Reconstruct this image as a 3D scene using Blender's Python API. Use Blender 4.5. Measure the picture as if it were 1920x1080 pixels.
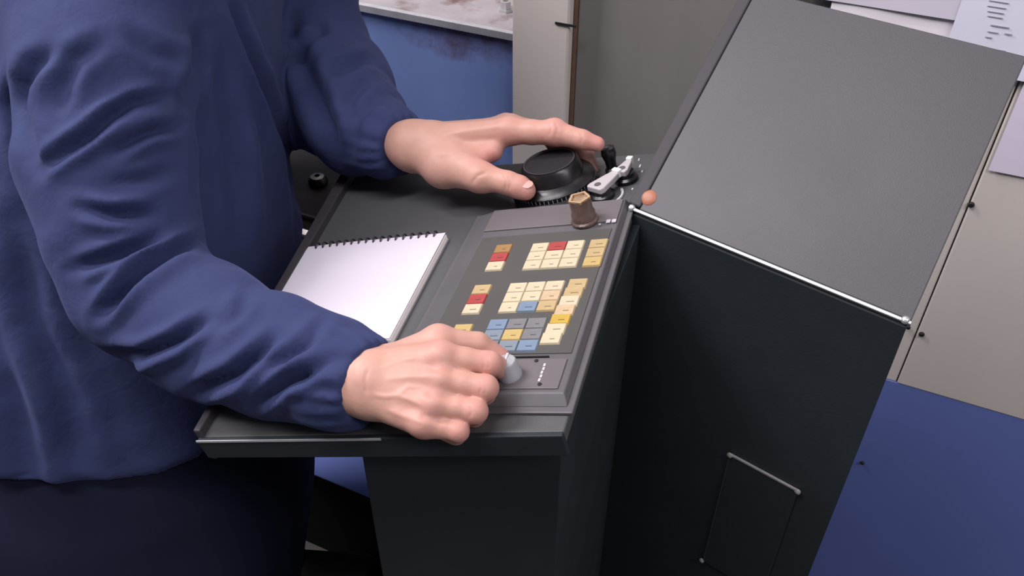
import bpy, bmesh, math, random
import numpy as np
from mathutils import Matrix, Vector

for o in list(bpy.data.objects):
    bpy.data.objects.remove(o)
scene = bpy.context.scene
COL = scene.collection
random.seed(4)

# ------------------------------------------------------------------ camera
FPX = 1600.0
PITCH = math.radians(39.5)
CAM = np.array([0, 0, 1.6])
Fw = np.array([0, math.cos(PITCH), -math.sin(PITCH)])
Rt = np.array([1.0, 0, 0])
Up = np.array([0, math.sin(PITCH), math.cos(PITCH)])
cam_data = bpy.data.cameras.new('camera')
cam_data.sensor_width = 36
cam_data.lens = 36 * FPX / 1920
cam_data.clip_start = 0.02
cam = bpy.data.objects.new('camera', cam_data)
cam.location = CAM
cam.rotation_euler = (math.pi / 2 - PITCH, 0, 0)
COL.objects.link(cam)
scene.camera = cam

# ------------------------------------------------------------------ world, lights, exposure
world = bpy.data.worlds.new('World')
scene.world = world
world.use_nodes = True
bg = world.node_tree.nodes['Background']
bg.inputs[0].default_value = (0.80, 0.82, 0.92, 1)
bg.inputs[1].default_value = 0.18


def area_lamp(name, loc, size, energy, col=(1.0, 0.945, 0.965), rot=(0, 0, 0)):
    l = bpy.data.lights.new(name, 'AREA')
    l.shape = 'RECTANGLE'
    l.size, l.size_y = size
    l.energy = energy
    l.color = col
    o = bpy.data.objects.new(name, l)
    o.location = loc
    o.rotation_euler = rot
    COL.objects.link(o)


area_lamp('fluorescent_and_fill_lamp', (-1.15, 0.25, 3.3), (1.8, 0.4), 54, rot=(0, math.radians(-12), 0))
area_lamp('fluorescent_and_fill_lamp', (1.7, -0.9, 3.0), (2.4, 0.35), 44, rot=(math.radians(35), math.radians(15), 0))
area_lamp('fluorescent_and_fill_lamp', (-1.8, 1.35, 3.1), (1.2, 0.35), 78, rot=(0, math.radians(-35), 0))  # unseen fill lamp, added to brighten the blue bed panel under the desk
scene.view_settings.view_transform = 'Standard'
scene.view_settings.look = 'None'
scene.view_settings.exposure = 0.0
scene.view_settings.gamma = 1.0
scene.view_settings.use_curve_mapping = False


# ------------------------------------------------------------------ survey helpers
def ray(x, y):
    return Fw + Rt * (x - 960) / FPX - Up * (y - 540) / FPX


def at(x, y, d):
    return CAM + d * ray(x, y)


def hit(x, y, P, n):
    r = ray(x, y)
    return CAM + r * (((P - CAM) @ n) / (r @ n))


def proj(p):
    d = p - CAM
    z = d @ Fw
    return 960 + FPX * (d @ Rt) / z, 540 - FPX * (d @ Up) / z, z


# desk frame: A rises away from the operator, B runs along the desk, N is its normal
YAW, TILT = math.radians(15.6), math.radians(16)
A = np.array([math.cos(TILT) * math.cos(YAW), -math.cos(TILT) * math.sin(YAW), math.sin(TILT)])
B = np.array([math.sin(YAW), math.cos(YAW), 0])
N = np.cross(A, B)
K = at(1030, 570, 0.74)
AH = np.array([math.cos(YAW), -math.sin(YAW), 0])


def D(u, v, h=0):
    return K + A * u + B * v + N * h


def ondesk(x, y, h=0):
    return hit(x, y, K + N * h, N)


def uv(x, y, h=0):
    d = ondesk(x, y, h) - K
    return d @ A, d @ B


# cabinet frame: origin C, ca along its front, cn into it
C = ondesk(1180, 395)
ca = np.array([0.785, -0.62, 0]); ca /= np.linalg.norm(ca)
cn = np.array([-ca[1], ca[0], 0])
Z = np.array([0, 0, 1.0])
# machine frame: wa along its face, wn into it
wa = np.array([0.905, -0.426, 0]); wa /= np.linalg.norm(wa)
wn = np.array([-wa[1], wa[0], 0])
PW = at(1020, 200, 1.35)
PW0 = np.array([PW[0], PW[1], 0])


def wz(x, y, off=0.0):
    q = hit(x, y, PW + wn * off, wn)
    return (q - PW0) @ wa, q[2]


# ------------------------------------------------------------------ object helpers
def srgb(r, g, b):
    f = lambda c: (c / 255 / 12.92) if c / 255 <= 0.04045 else ((c / 255 + 0.055) / 1.055) ** 2.4
    return (f(r), f(g), f(b), 1)


def frame(origin, x, y, z):
    m = Matrix.Identity(4)
    for i in range(3):
        m[i][0], m[i][1], m[i][2], m[i][3] = x[i], y[i], z[i], origin[i]
    return m


def tag(o, label=None, cat=None, group=None, kind=None):
    if label: o['label'] = label
    if cat: o['category'] = cat
    if group: o['group'] = group
    if kind: o['kind'] = kind
    return o


def empty(name, loc):
    o = bpy.data.objects.new(name, None)
    o.location = loc
    o.empty_display_size = 0.05
    COL.objects.link(o)
    return o


class MB:
    def __init__(s):
        s.v, s.f = [], []

    def add(s, vs, fs):
        b = len(s.v)
        s.v += [tuple(map(float, p)) for p in vs]
        s.f += [tuple(b + i for i in q) for q in fs]
        return s

    def box(s, x0, x1, y0, y1, z0, z1):
        return s.add([(x, y, z) for z in (z0, z1) for y in (y0, y1) for x in (x0, x1)],
                     [(0, 2, 3, 1), (4, 5, 7, 6), (0, 1, 5, 4), (2, 6, 7, 3), (0, 4, 6, 2), (1, 3, 7, 5)])

    def prism(s, poly, z0, z1, ax=(0, 1, 2)):
        n = len(poly)
        vs = []
        for z in (z0, z1):
            for p in poly:
                q = [0, 0, 0]
                q[ax[0]], q[ax[1]], q[ax[2]] = p[0], p[1], z
                vs.append(q)
        fs = [tuple(range(n))[::-1], tuple(range(n, 2 * n))]
        fs += [(i, (i + 1) % n, n + (i + 1) % n, n + i) for i in range(n)]
        return s.add(vs, fs)

    def frustum(s, r0, r1, z0, z1):
        # r = (x0,x1,y0,y1) at bottom and top
        vs = [(x, y, z) for r, z in ((r0, z0), (r1, z1)) for y in r[2:] for x in r[:2]]
        return s.add(vs, [(0, 2, 3, 1), (4, 5, 7, 6), (0, 1, 5, 4), (2, 6, 7, 3), (0, 4, 6, 2), (1, 3, 7, 5)])

    def lathe(s, prof, c=(0, 0), seg=32, knurl=0.0):
        vs, fs = [], []
        for (r, z) in prof:
            for i in range(seg):
                a = 2 * math.pi * i / seg
                rr = r * (1 + (knurl if i % 2 else 0))
                vs.append((c[0] + rr * math.cos(a), c[1] + rr * math.sin(a), z))
        for k in range(len(prof) - 1):
            for i in range(seg):
                j = (i + 1) % seg
                fs.append((k * seg + i, k * seg + j, (k + 1) * seg + j, (k + 1) * seg + i))
        m = len(prof) - 1
        fs.append(tuple(range(seg))[::-1])
        fs.append(tuple(m * seg + i for i in range(seg)))
        return s.add(vs, fs)

    def tube(s, pts, r, seg=8, closed=False):
        pts = [np.array(p, float) for p in pts]
        n = len(pts)
        vs, fs = [], []
        ref = np.array([0.13, 0.31, 0.94])
        for i, p in enumerate(pts):
            if closed:
                t = pts[(i + 1) % n] - pts[i - 1]
            else:
                t = pts[min(i + 1, n - 1)] - pts[max(i - 1, 0)]
            t /= np.linalg.norm(t)
            x = np.cross(ref, t); x /= np.linalg.norm(x)
            y = np.cross(t, x)
            for k in range(seg):
                a = 2 * math.pi * k / seg
                vs.append(p + r * (math.cos(a) * x + math.sin(a) * y))
        for i in range(n if closed else n - 1):
            j = (i + 1) % n
            for k in range(seg):
                l = (k + 1) % seg
                fs.append((i * seg + k, i * seg + l, j * seg + l, j * seg + k))
        if not closed:
            fs.append(tuple(range(seg))[::-1])
            fs.append(tuple((n - 1) * seg + k for k in range(seg)))
        return s.add(vs, fs)

    def mesh(s, name, m, smooth=False):
        me = bpy.data.meshes.new(name)
        me.from_pydata(s.v, [], s.f)
        bm = bmesh.new(); bm.from_mesh(me)
        bmesh.ops.recalc_face_normals(bm, faces=bm.faces)
        bm.to_mesh(me); bm.free()
        me.materials.append(m)
        if smooth:
            me.polygons.foreach_set('use_smooth', [True] * len(me.polygons))
        me.update()
        return me

    def build(s, name, m, parent=None, mat=None, bevel=0, smooth=False, segs=2):
        """mat: world matrix of the piece (its vertices are local to it)"""
        return link(name, s.mesh(name, m, smooth), parent, mat, bevel, segs, smooth)


WORLD = {}


def link(name, me, parent=None, mat=None, bevel=0, segs=2, smooth=False):
    o = bpy.data.objects.new(name, me)
    COL.objects.link(o)
    w = mat.copy() if mat is not None else Matrix.Identity(4)
    WORLD[o.name] = w
    if parent is not None:
        o.parent = parent
        pw = WORLD.get(parent.name) or Matrix.Translation(parent.location)
        o.matrix_local = pw.inverted() @ w
    else:
        o.matrix_local = w
    if bevel:
        b = o.modifiers.new('bevel', 'BEVEL')
        b.width = bevel; b.segments = segs; b.limit_method = 'ANGLE'
        b.angle_limit = math.radians(35)
        b.harden_normals = False
    if smooth:
        e = o.modifiers.new('edges', 'EDGE_SPLIT')
        e.split_angle = math.radians(40)
    return o


# ------------------------------------------------------------------ materials
def new_mat(name):
    m = bpy.data.materials.new(name)
    m.use_nodes = True
    nt = m.node_tree
    return m, nt, nt.nodes['Principled BSDF'], nt.nodes.new('ShaderNodeTexCoord')


def paint(name, col, rough=0.5, metal=0.0, spec=0.5, var=0.12, scale=18, bump=0.0, bscale=400, second=None, sec_amt=(0.62, 0.72), sec_scale=6, zgrad=None, rvar=0.1, stretch=(1, 1, 1)):
    m, nt, p, tc = new_mat(name)
    L = nt.links
    mp = nt.nodes.new('ShaderNodeMapping')
    mp.inputs['Scale'].default_value = stretch
    L.new(tc.outputs['Object'], mp.inputs[0])
    nz = nt.nodes.new('ShaderNodeTexNoise')
    nz.inputs['Scale'].default_value = scale
    nz.inputs['Detail'].default_value = 6
    L.new(mp.outputs[0], nz.inputs['Vector'])
    mx = nt.nodes.new('ShaderNodeMix'); mx.data_type = 'RGBA'
    c = np.array(col[:3])
    mx.inputs[6].default_value = (*(c * (1 - var)), 1)
    mx.inputs[7].default_value = (*np.minimum(c * (1 + var), 1), 1)
    L.new(nz.outputs['Fac'], mx.inputs[0])
    out = mx.outputs[2]
    if second:
        n2 = nt.nodes.new('ShaderNodeTexNoise')
        n2.inputs['Scale'].default_value = sec_scale
        n2.inputs['Detail'].default_value = 8
        n2.inputs['Roughness'].default_value = 0.65
        L.new(mp.outputs[0], n2.inputs['Vector'])
        r = nt.nodes.new('ShaderNodeMapRange')
        r.inputs[1].default_value, r.inputs[2].default_value = sec_amt
        nf = n2.outputs['Fac']
        if zgrad:
            sp = nt.nodes.new('ShaderNodeSeparateXYZ'); L.new(tc.outputs['Object'], sp.inputs[0])
            zr = nt.nodes.new('ShaderNodeMapRange'); zr.inputs[1].default_value, zr.inputs[2].default_value = zgrad
            zr.inputs[3].default_value, zr.inputs[4].default_value = -0.10, 0.14
            L.new(sp.outputs[2], zr.inputs[0])
            ad = nt.nodes.new('ShaderNodeMath'); ad.operation = 'ADD'
            L.new(nf, ad.inputs[0]); L.new(zr.outputs[0], ad.inputs[1]); nf = ad.outputs[0]
        L.new(nf, r.inputs[0])
        m2 = nt.nodes.new('ShaderNodeMix'); m2.data_type = 'RGBA'
        m2.inputs[7].default_value = second
        L.new(r.outputs[0], m2.inputs[0]); L.new(out, m2.inputs[6])
        out = m2.outputs[2]
    L.new(out, p.inputs['Base Color'])
    rr = nt.nodes.new('ShaderNodeMapRange')
    rr.inputs[3].default_value, rr.inputs[4].default_value = max(0.02, rough - rvar), min(1, rough + rvar)
    L.new(nz.outputs['Fac'], rr.inputs[0]); L.new(rr.outputs[0], p.inputs['Roughness'])
    p.inputs['Metallic'].default_value = metal
    p.inputs['Specular IOR Level'].default_value = spec
    if bump:
        nb = nt.nodes.new('ShaderNodeTexNoise')
        nb.inputs['Scale'].default_value = bscale
        nb.inputs['Detail'].default_value = 3
        L.new(tc.outputs['Object'], nb.inputs['Vector'])
        b = nt.nodes.new('ShaderNodeBump')
        b.inputs['Strength'].default_value = bump
        b.inputs['Distance'].default_value = 0.001
        L.new(nb.outputs['Fac'], b.inputs['Height']); L.new(b.outputs[0], p.inputs['Normal'])
    return m


M = {}
M['black'] = paint('black_paint', srgb(38, 44, 49), 0.62, spec=0.25, var=0.15, bump=0.15)
M['desk'] = paint('charcoal_desk_paint', srgb(76, 77, 79), 0.5, spec=0.4, var=0.18, scale=9, bump=0.2, bscale=700)
M['hood'] = paint('grey_hood_paint', srgb(70, 69, 74), 0.45, spec=0.35, var=0.06, scale=7, bump=0.12, bscale=900)
M['darkedge'] = paint('dark_edge_rubber', srgb(60, 57, 62), 0.6, spec=0.3)
M['trim'] = paint('worn_bare_metal', srgb(205, 205, 212), 0.35, metal=0.55, var=0.2, scale=40)
M['dulltrim'] = paint('dull_scuffed_edge', srgb(150, 150, 156), 0.45, metal=0.4, var=0.3, scale=60)
M['frame'] = paint('grey_plastic_frame', srgb(86, 84, 88), 0.5, spec=0.4, var=0.08, scale=25)
M['field'] = paint('dark_key_field', srgb(74, 73, 71), 0.55, spec=0.35, var=0.06)
M['strip'] = paint('grey_label_strip', srgb(98, 93, 96), 0.5, spec=0.4, var=0.08)
M['blackplastic'] = paint('black_plastic', srgb(22, 22, 24), 0.32, spec=0.5, var=0.15)
M['wheelcap'] = paint('wheel_cap', srgb(52, 47, 48), 0.3, spec=0.5, var=0.15)
M['knob'] = paint('grey_knob', srgb(150, 150, 156), 0.4, var=0.05)
M['lever'] = paint('pale_grey_lever', srgb(176, 170, 172), 0.4, var=0.06)
M['whitecap'] = paint('white_cap', srgb(238, 238, 240), 0.4, var=0.03)
M['brown'] = paint('smoked_brown_plastic', srgb(92, 74, 68), 0.25, spec=0.6, var=0.25, scale=60)
M['tanrim'] = paint('worn_tan_rim', srgb(170, 140, 110), 0.4, var=0.15)
M['hole'] = paint('dark_hollow', srgb(14, 12, 12), 0.7)
M['print'] = paint('white_print', srgb(186, 183, 188), 0.6, var=0.05)
M['darkprint'] = paint('dark_print', srgb(40, 38, 40), 0.6, var=0.05)
M['blue'] = paint('blue_machine_paint', srgb(116, 138, 196), 0.5, spec=0.35, var=0.12, scale=7, second=srgb(92, 80, 112), sec_amt=(0.56, 0.72), sec_scale=7, zgrad=(0.95, 1.07), bump=0.15)
M['bluelow'] = paint('blue_lower_paint', srgb(104, 120, 188), 0.55, spec=0.3, var=0.07, scale=5, bump=0.1)
M['cream'] = paint('cream_machine_paint', srgb(208, 201, 195), 0.5, spec=0.35, var=0.05, scale=6, bump=0.1)
M['steel'] = paint('brushed_steel_sheet', srgb(156, 152, 150), 0.30, metal=0.4, var=0.10, scale=3, stretch=(6, 6, 0.6))
M['ledge'] = paint('swarf_strewn_ledge', srgb(176, 170, 176), 0.45, metal=0.35, var=0.25, scale=26, second=srgb(120, 92, 84), sec_amt=(0.5, 0.68), sec_scale=14)
M['rust'] = paint('rusty_seam', srgb(110, 86, 70), 0.8, var=0.4, scale=60)
M['plinth'] = paint('black_plinth', srgb(28, 26, 27), 0.7, spec=0.2)
M['tray'] = paint('dark_oily_steel', srgb(32, 30, 30), 0.65, spec=0.2, var=0.3, scale=20)
M['silver'] = paint('silver_latch', srgb(205, 205, 205), 0.3, metal=0.7)
M['floor'] = paint('grey_concrete', srgb(70, 68, 66), 0.8, var=0.15, scale=4)
M['page'] = paint('white_paper_page', srgb(203, 197, 209), 0.85, spec=0.15, var=0.015, scale=14)
M['pageedge'] = paint('page_block', srgb(236, 228, 228), 0.9, spec=0.1, var=0.04, scale=300, stretch=(0.05, 0.05, 5))
M['wire'] = paint('dark_spiral_wire', srgb(70, 62, 70), 0.4, metal=0.5)
M['bookback'] = paint('grey_cardboard', srgb(120, 118, 126), 0.8)
M['trousers'] = paint('dark_navy_trousers', srgb(27, 30, 48), 0.9, spec=0.1)
M['shoe'] = paint('black_shoe', srgb(20, 20, 20), 0.5)
M['hair'] = paint('dark_hair', srgb(40, 30, 25), 0.7, var=0.3, scale=80)


def key_mat(name, col, dash=True):
    m, nt, p, tc = new_mat(name)
    L = nt.links
    sep = nt.nodes.new('ShaderNodeSeparateXYZ')
    L.new(tc.outputs['Object'], sep.inputs[0])
    info = nt.nodes.new('ShaderNodeObjectInfo')

    def mth(op, a, b=None):
        n = nt.nodes.new('ShaderNodeMath'); n.operation = op
        for i, q in enumerate((a, b)):
            if q is None: continue
            if isinstance(q, (int, float)): n.inputs[i].default_value = q
            else: L.new(q, n.inputs[i])
        return n.outputs[0]
    # a small printed legend: dark dash near the key's middle, its length random
    ln = mth('MULTIPLY_ADD', info.outputs['Random'], 0.0022)
    ln.node.inputs[2].default_value = 0.0014
    inx = mth('LESS_THAN', mth('ABSOLUTE', mth('ADD', sep.outputs[0], -0.0015)), ln)
    iny = mth('LESS_THAN', mth('ABSOLUTE', mth('ADD', sep.outputs[1], 0.0015)), 0.0006)
    fac = mth('MULTIPLY', inx, iny)
    fac = mth('MULTIPLY', fac, 0.75 if dash else 0.0)
    nz = nt.nodes.new('ShaderNodeTexNoise'); nz.inputs['Scale'].default_value = 180
    L.new(tc.outputs['Object'], nz.inputs['Vector'])
    mx = nt.nodes.new('ShaderNodeMix'); mx.data_type = 'RGBA'
    c = np.array(col[:3])
    mx.inputs[6].default_value = (*(c * 0.86), 1); mx.inputs[7].default_value = (*np.minimum(c * 1.1, 1), 1)
    L.new(nz.outputs['Fac'], mx.inputs[0])
    m2 = nt.nodes.new('ShaderNodeMix'); m2.data_type = 'RGBA'
    m2.inputs[7].default_value = (*(c * 0.15), 1)
    L.new(fac, m2.inputs[0]); L.new(mx.outputs[2], m2.inputs[6])
    L.new(m2.outputs[2], p.inputs['Base Color'])
    p.inputs['Roughness'].default_value = 0.5
    p.inputs['Specular IOR Level'].default_value = 0.35
    return m


KM = {k: key_mat('key_' + k, srgb(*c)) for k, c in dict(
    cream=(192, 179, 152), tan=(174, 152, 112), peach=(186, 163, 132), red=(156, 62, 62), olive=(146, 112, 70),
    yellow=(180, 150, 66), blue=(110, 127, 148), slate=(116, 126, 138), grey=(112, 112, 115), gold=(178, 154, 100)).items()}

# orange disc with faint emission
m, nt, p, tc = new_mat('orange_disc_finish')
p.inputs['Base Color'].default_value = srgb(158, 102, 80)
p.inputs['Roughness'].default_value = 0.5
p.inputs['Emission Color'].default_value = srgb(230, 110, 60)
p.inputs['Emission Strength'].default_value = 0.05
M['orange_spot'] = m

# jacket cloth
m, nt, p, tc = new_mat('navy_work_cloth')
L = nt.links
nz = nt.nodes.new('ShaderNodeTexNoise'); nz.inputs['Scale'].default_value = 9; nz.inputs['Detail'].default_value = 5
L.new(tc.outputs['Object'], nz.inputs['Vector'])
mx = nt.nodes.new('ShaderNodeMix'); mx.data_type = 'RGBA'
mx.inputs[6].default_value = srgb(42, 49, 84); mx.inputs[7].default_value = srgb(53, 61, 99)
L.new(nz.outputs['Fac'], mx.inputs[0]); L.new(mx.outputs[2], p.inputs['Base Color'])
p.inputs['Roughness'].default_value = 0.85
p.inputs['Specular IOR Level'].default_value = 0.2
p.inputs['Sheen Weight'].default_value = 0.12
p.inputs['Sheen Roughness'].default_value = 0.5
p.inputs['Sheen Tint'].default_value = srgb(150, 160, 220)
n2 = nt.nodes.new('ShaderNodeTexNoise'); n2.inputs['Scale'].default_value = 45; n2.inputs['Detail'].default_value = 4
n2.inputs['Distortion'].default_value = 0.6
L.new(tc.outputs['Object'], n2.inputs['Vector'])
b = nt.nodes.new('ShaderNodeBump'); b.inputs['Strength'].default_value = 0.25; b.inputs['Distance'].default_value = 0.006
L.new(n2.outputs['Fac'], b.inputs['Height']); L.new(b.outputs[0], p.inputs['Normal'])
M['jacket'] = m

# skin: a per-vertex tint attribute marks the redder knuckles and fingertips of the skin itself
m, nt, p, tc = new_mat('skin')
L = nt.links
at_ = nt.nodes.new('ShaderNodeAttribute'); at_.attribute_name = 'flush'
nz = nt.nodes.new('ShaderNodeTexNoise'); nz.inputs['Scale'].default_value = 34; nz.inputs['Detail'].default_value = 8; nz.inputs['Roughness'].default_value = 0.6
L.new(tc.outputs['Object'], nz.inputs['Vector'])
m1 = nt.nodes.new('ShaderNodeMix'); m1.data_type = 'RGBA'
m1.inputs[6].default_value = srgb(180, 138, 118); m1.inputs[7].default_value = srgb(202, 156, 146)
L.new(nz.outputs['Fac'], m1.inputs[0])
m2 = nt.nodes.new('ShaderNodeMix'); m2.data_type = 'RGBA'
m2.inputs[7].default_value = srgb(196, 132, 126)
L.new(at_.outputs['Fac'], m2.inputs[0]); L.new(m1.outputs[2], m2.inputs[6])
L.new(m2.outputs[2], p.inputs['Base Color'])
p.inputs['Roughness'].default_value = 0.5
p.inputs['Specular IOR Level'].default_value = 0.35
p.inputs['Subsurface Weight'].default_value = 0.12
p.inputs['Subsurface Radius'].default_value = (0.006, 0.002, 0.001)
p.inputs['Subsurface Scale'].default_value = 1.0
n3 = nt.nodes.new('ShaderNodeTexNoise'); n3.inputs['Scale'].default_value = 150; n3.inputs['Detail'].default_value = 4
L.new(tc.outputs['Object'], n3.inputs['Vector'])
b = nt.nodes.new('ShaderNodeBump'); b.inputs['Strength'].default_value = 0.3; b.inputs['Distance'].default_value = 0.001
L.new(n3.outputs['Fac'], b.inputs['Height']); L.new(b.outputs[0], p.inputs['Normal'])
M['skin'] = m
M['nail'] = paint('fingernail', srgb(214, 166, 156), 0.35, var=0.03)

# ------------------------------------------------------------------ structure: floor
fl = MB().box(-4.0, 4.0, -3.0, 4.0, -0.06, 0.0).build('floor', M['floor'])
tag(fl, 'grey concrete workshop floor', 'floor', kind='structure')

# ------------------------------------------------------------------ machine enclosure behind
WM = frame(PW0, wa, wn, Z)
mach = empty('machine_enclosure', tuple(PW0))
tag(mach, 'blue and cream machine tool enclosure behind the control console', 'machine')
pl, _ = wz(970, 150); pr, _ = wz(1073, 110)
_, ztop = wz(970, 63)
sw_, zb = wz(1683, 720)
sw2, zb2 = wz(1920, 780)
zb = (zb + zb2) / 2
MB().box(-1.6, pl, -0.004, 0.02, 0.62, ztop - 0.006).build('upper_blue_panel', M['blue'], mach, WM, 0.002)
MB().box(-1.6, pl, -0.012, -0.002, ztop - 0.008, ztop + 0.004).build('ledge_edge', M['trim'], mach, WM, 0.001)
MB().box(-1.6, pl, -0.008, 0.5, ztop - 0.004, ztop + 0.002).build('swarf_ledge', M['ledge'], mach, WM, 0.001)
MB().box(-1.6, pl + 0.1, 0.5, 0.52, 0.6, 2.3).build('back_panel', M['steel'], mach, WM)
MB().box(pl, pr, -0.02, 0.06, 0.0, 2.3).build('corner_post', M['cream'], mach, WM, 0.003)
MB().box(pr + 0.001, pr + 0.006, -0.004, 0.02, 0.0, 2.3).build('rusty_seam', M['rust'], mach, WM)
MB().box(pr + 0.006, sw_ - 0.18, 0.0, 0.02, zb, 2.3).build('steel_door', M['steel'], mach, WM, 0.002)
MB().box(sw_ - 0.178, sw_ - 0.004, -0.002, 0.02, zb, 2.3).build('cream_filler_strip', M['cream'], mach, WM, 0.002)
MB().box(sw_ - 0.002, 1.9, -0.004, 0.02, zb, 2.3).build('cream_panel', M['cream'], mach, WM, 0.002)
MB().box(pr + 0.006, 1.9, -0.003, 0.018, 0.02, zb).build('lower_blue_panel', M['bluelow'], mach, WM, 0.001)
MB().box(pr, 1.9, 0.0, 0.03, 0.0, 0.02).build('plinth', M['plinth'], mach, WM)
# bolts of the cream panel
for (x, y, s) in ((1821, 384, 1.0), (1728, 627, 1.0), (1703, 614, 0.8), (1617, 868, 0.8)):
    w_, z_ = wz(x, y, -0.005)
    mt = frame(PW0 + wa * w_ + Z * z_ - wn * 0.004, wa, Z, -wn)
    MB().lathe([(0.0042 * s, 0), (0.0042 * s, 0.002), (0.003 * s, 0.0035), (0.0008, 0.0035)], seg=12).build('screw', M['hole'], mach, mt)
w_, z_ = wz(1056, 45, -0.02)
MB().box(w_ - 0.012, w_ + 0.02, -0.022, -0.0195, z_ - 0.0015, z_ + 0.0015).build('scratch', M['hole'], mach, WM)
# nut on the ledge
q = hit(948, 18, PW0 + Z * (ztop + 0.004), Z)
mt = frame(np.array([q[0], q[1], ztop + 0.002]), wa, wn, Z)
nut = MB().lathe([(0.013, 0), (0.013, 0.004), (0.009, 0.004), (0.009, 0.016), (0.005, 0.0162), (0.0045, 0.010), (0.001, 0.010)], seg=6).build('bolt', M['silver'], mach, mt)
# lower bed of the machine, seen under the console desk
BP = at(630, 908, 1.62)
BM = frame(np.array([BP[0], BP[1], 0]), wa, wn, Z)
zbed = BP[2]
sl_ = (wn + Z * 0.9) / np.linalg.norm(wn + Z * 0.9)
MB().box(-0.75, 0.40, 0, 0.34, -0.012, 0.0).build('tilted_bed_panel', M['bluelow'], mach, frame(BP, wa, sl_, np.cross(wa, sl_)), 0.002)  # blue bed panel, its slope made up so it catches more lamp light
MB().box(-0.75, 0.40, 0.012, 0.12, 0.0, zbed - 0.004).build('bed_plinth', M['plinth'], mach, BM)

# dark tray between the operator and the machine
tq = hit(600, 385, np.array([0, 0, 0.93]), Z)
TM = frame(np.array([tq[0], tq[1], 0]), wa, wn, Z)
tr = empty('chip_tray', (float(tq[0]), float(tq[1]), 0.0))
tag(tr, 'dark oily steel chip tray behind the desk, beside the operator', 'tray')
MB().box(-0.16, 0.09, -0.13, 0.26, 0.895, 0.925).build('tray_body', M['tray'], tr, TM, 0.006)
MB().box(-0.16, 0.09, -0.13, -0.12, 0.925, 0.935).build('tray_rim', M['tray'], tr, TM, 0.002)
MB().box(-0.16, 0.09, -0.03, -0.025, 0.925, 0.930).build('tray_seam', M['darkedge'], tr, TM, 0.001)
gap = (PW0 - tq) @ wn
for dx in (-0.10, 0.05):
    MB().box(dx - 0.012, dx + 0.012, -0.05, gap - 0.006, 0.87, 0.896).build('bracket', M['tray'], tr, TM, 0.002)
q = hit(596, 338, np.array([0, 0, 0.93]), Z)
MB().lathe([(0.014, 0), (0.014, 0.006), (0.010, 0.012), (0.004, 0.013), (0.0035, 0.006), (0.001, 0.006)], seg=20).build('knob', M['blackplastic'], tr, frame(np.array([q[0], q[1], 0.925]), wa, wn, Z), smooth=True)
q = hit(577, 438, np.array([0, 0, 0.93]), Z)
MB().box(-0.018, 0.018, -0.008, 0.008, 0, 0.006).build('latch', M['silver'], tr, frame(np.array([q[0], q[1], 0.925]), wa, wn, Z), 0.003)

# papers on the enclosure
def paper(label, w0, w1, z0, z1, off, tilt=0, lines=(), tint=(232, 228, 242)):
    mat = paint('sheet_paper', srgb(*tint), 0.9, spec=0.1, var=0.02, scale=12)
    o0 = PW0 + wa * w0 + Z * z1 - wn * off
    ct, st = math.cos(tilt), math.sin(tilt)
    mt = frame(o0, wa * ct + Z * st, -wa * st + Z * ct, -wn)
    W, H = w1 - w0, z1 - z0
    e = empty('paper_sheet', tuple(map(float, o0)))
    tag(e, label, 'paper', 'papers stuck on the machine enclosure')
    vs, fs = [], []
    nx, nz_ = 6, 8
    for k in range(2):
        for j in range(nz_ + 1):
            for i in range(nx + 1):
                vs.append((W * i / nx, -H * j / nz_, 0.0006 * k + 0.0012 * math.sin(3 * i / nx + 2 * j / nz_) ** 2))
    S = (nx + 1) * (nz_ + 1)
    for k in range(2):
        for j in range(nz_):
            for i in range(nx):
                a = k * S + j * (nx + 1) + i
                fs.append((a, a + 1, a + nx + 2, a + nx + 1))
    MB().add(vs, fs).build('sheet', mat, e, mt)
    for (x, y, l, t) in lines:
        MB().box(x, x + l, y - t / 2, y + t / 2, 0.0019, 0.0022).build('text_line', M['textgrey'], e, mt)


M['textgrey'] = paint('printed_grey_text', srgb(150, 146, 165), 0.8, var=0.1)
off = 0.006
w0, z0 = wz(1853, 318, -off)
w1, z1 = wz(1640, 10, -off)
wa1, za1 = wz(1797, 30, -off)
wt, zt = wz(1850, 10, -off)
paper('lavender white sheet stuck lowest on the cream panel', w0, w0 + 0.21, z0, z0 + 0.20, off, 0.0, tint=(222, 212, 232))
paper('white sheet just above the hood, second from the right', w1 - 0.05, wa1 + 0.03, z0 + 0.14, za1 + 0.03, off + 0.0, 0.0, tint=(238, 232, 240))
rl, rz = wz(1800, 8, -off)
ln = []
for (x, y, l, t) in ((1852, 10, 34, 2), (1852, 20, 30, 2), (1852, 29, 28, 2), (1858, 46, 34, 2.5), (1852, 58, 20, 2), (1884, 62, 14, 2.5), (1848, 68, 12, 2), (1874, 93, 12, 2), (1855, 0, 36, 2)):
    a_, b_ = wz(x, y, -off - 0.004)
    c_, _ = wz(x + l, y + l * 0.22, -off - 0.004)
    ln.append((a_ - rl, b_ - (z0 + 0.42), c_ - a_, t * 0.0005))
paper('printed sheet with grey text lines right of the hood', rl, rl + 0.21, z0 + 0.125, z0 + 0.42, off + 0.004, 0.0, ln, tint=(228, 226, 244))
paper('pale sheet hanging leftmost and highest above the hood', w1 - 0.10, wa1 + 0.005, za1 - 0.004, za1 + 0.2, off + 0.003, 0.0, tint=(214, 208, 222))

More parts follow.
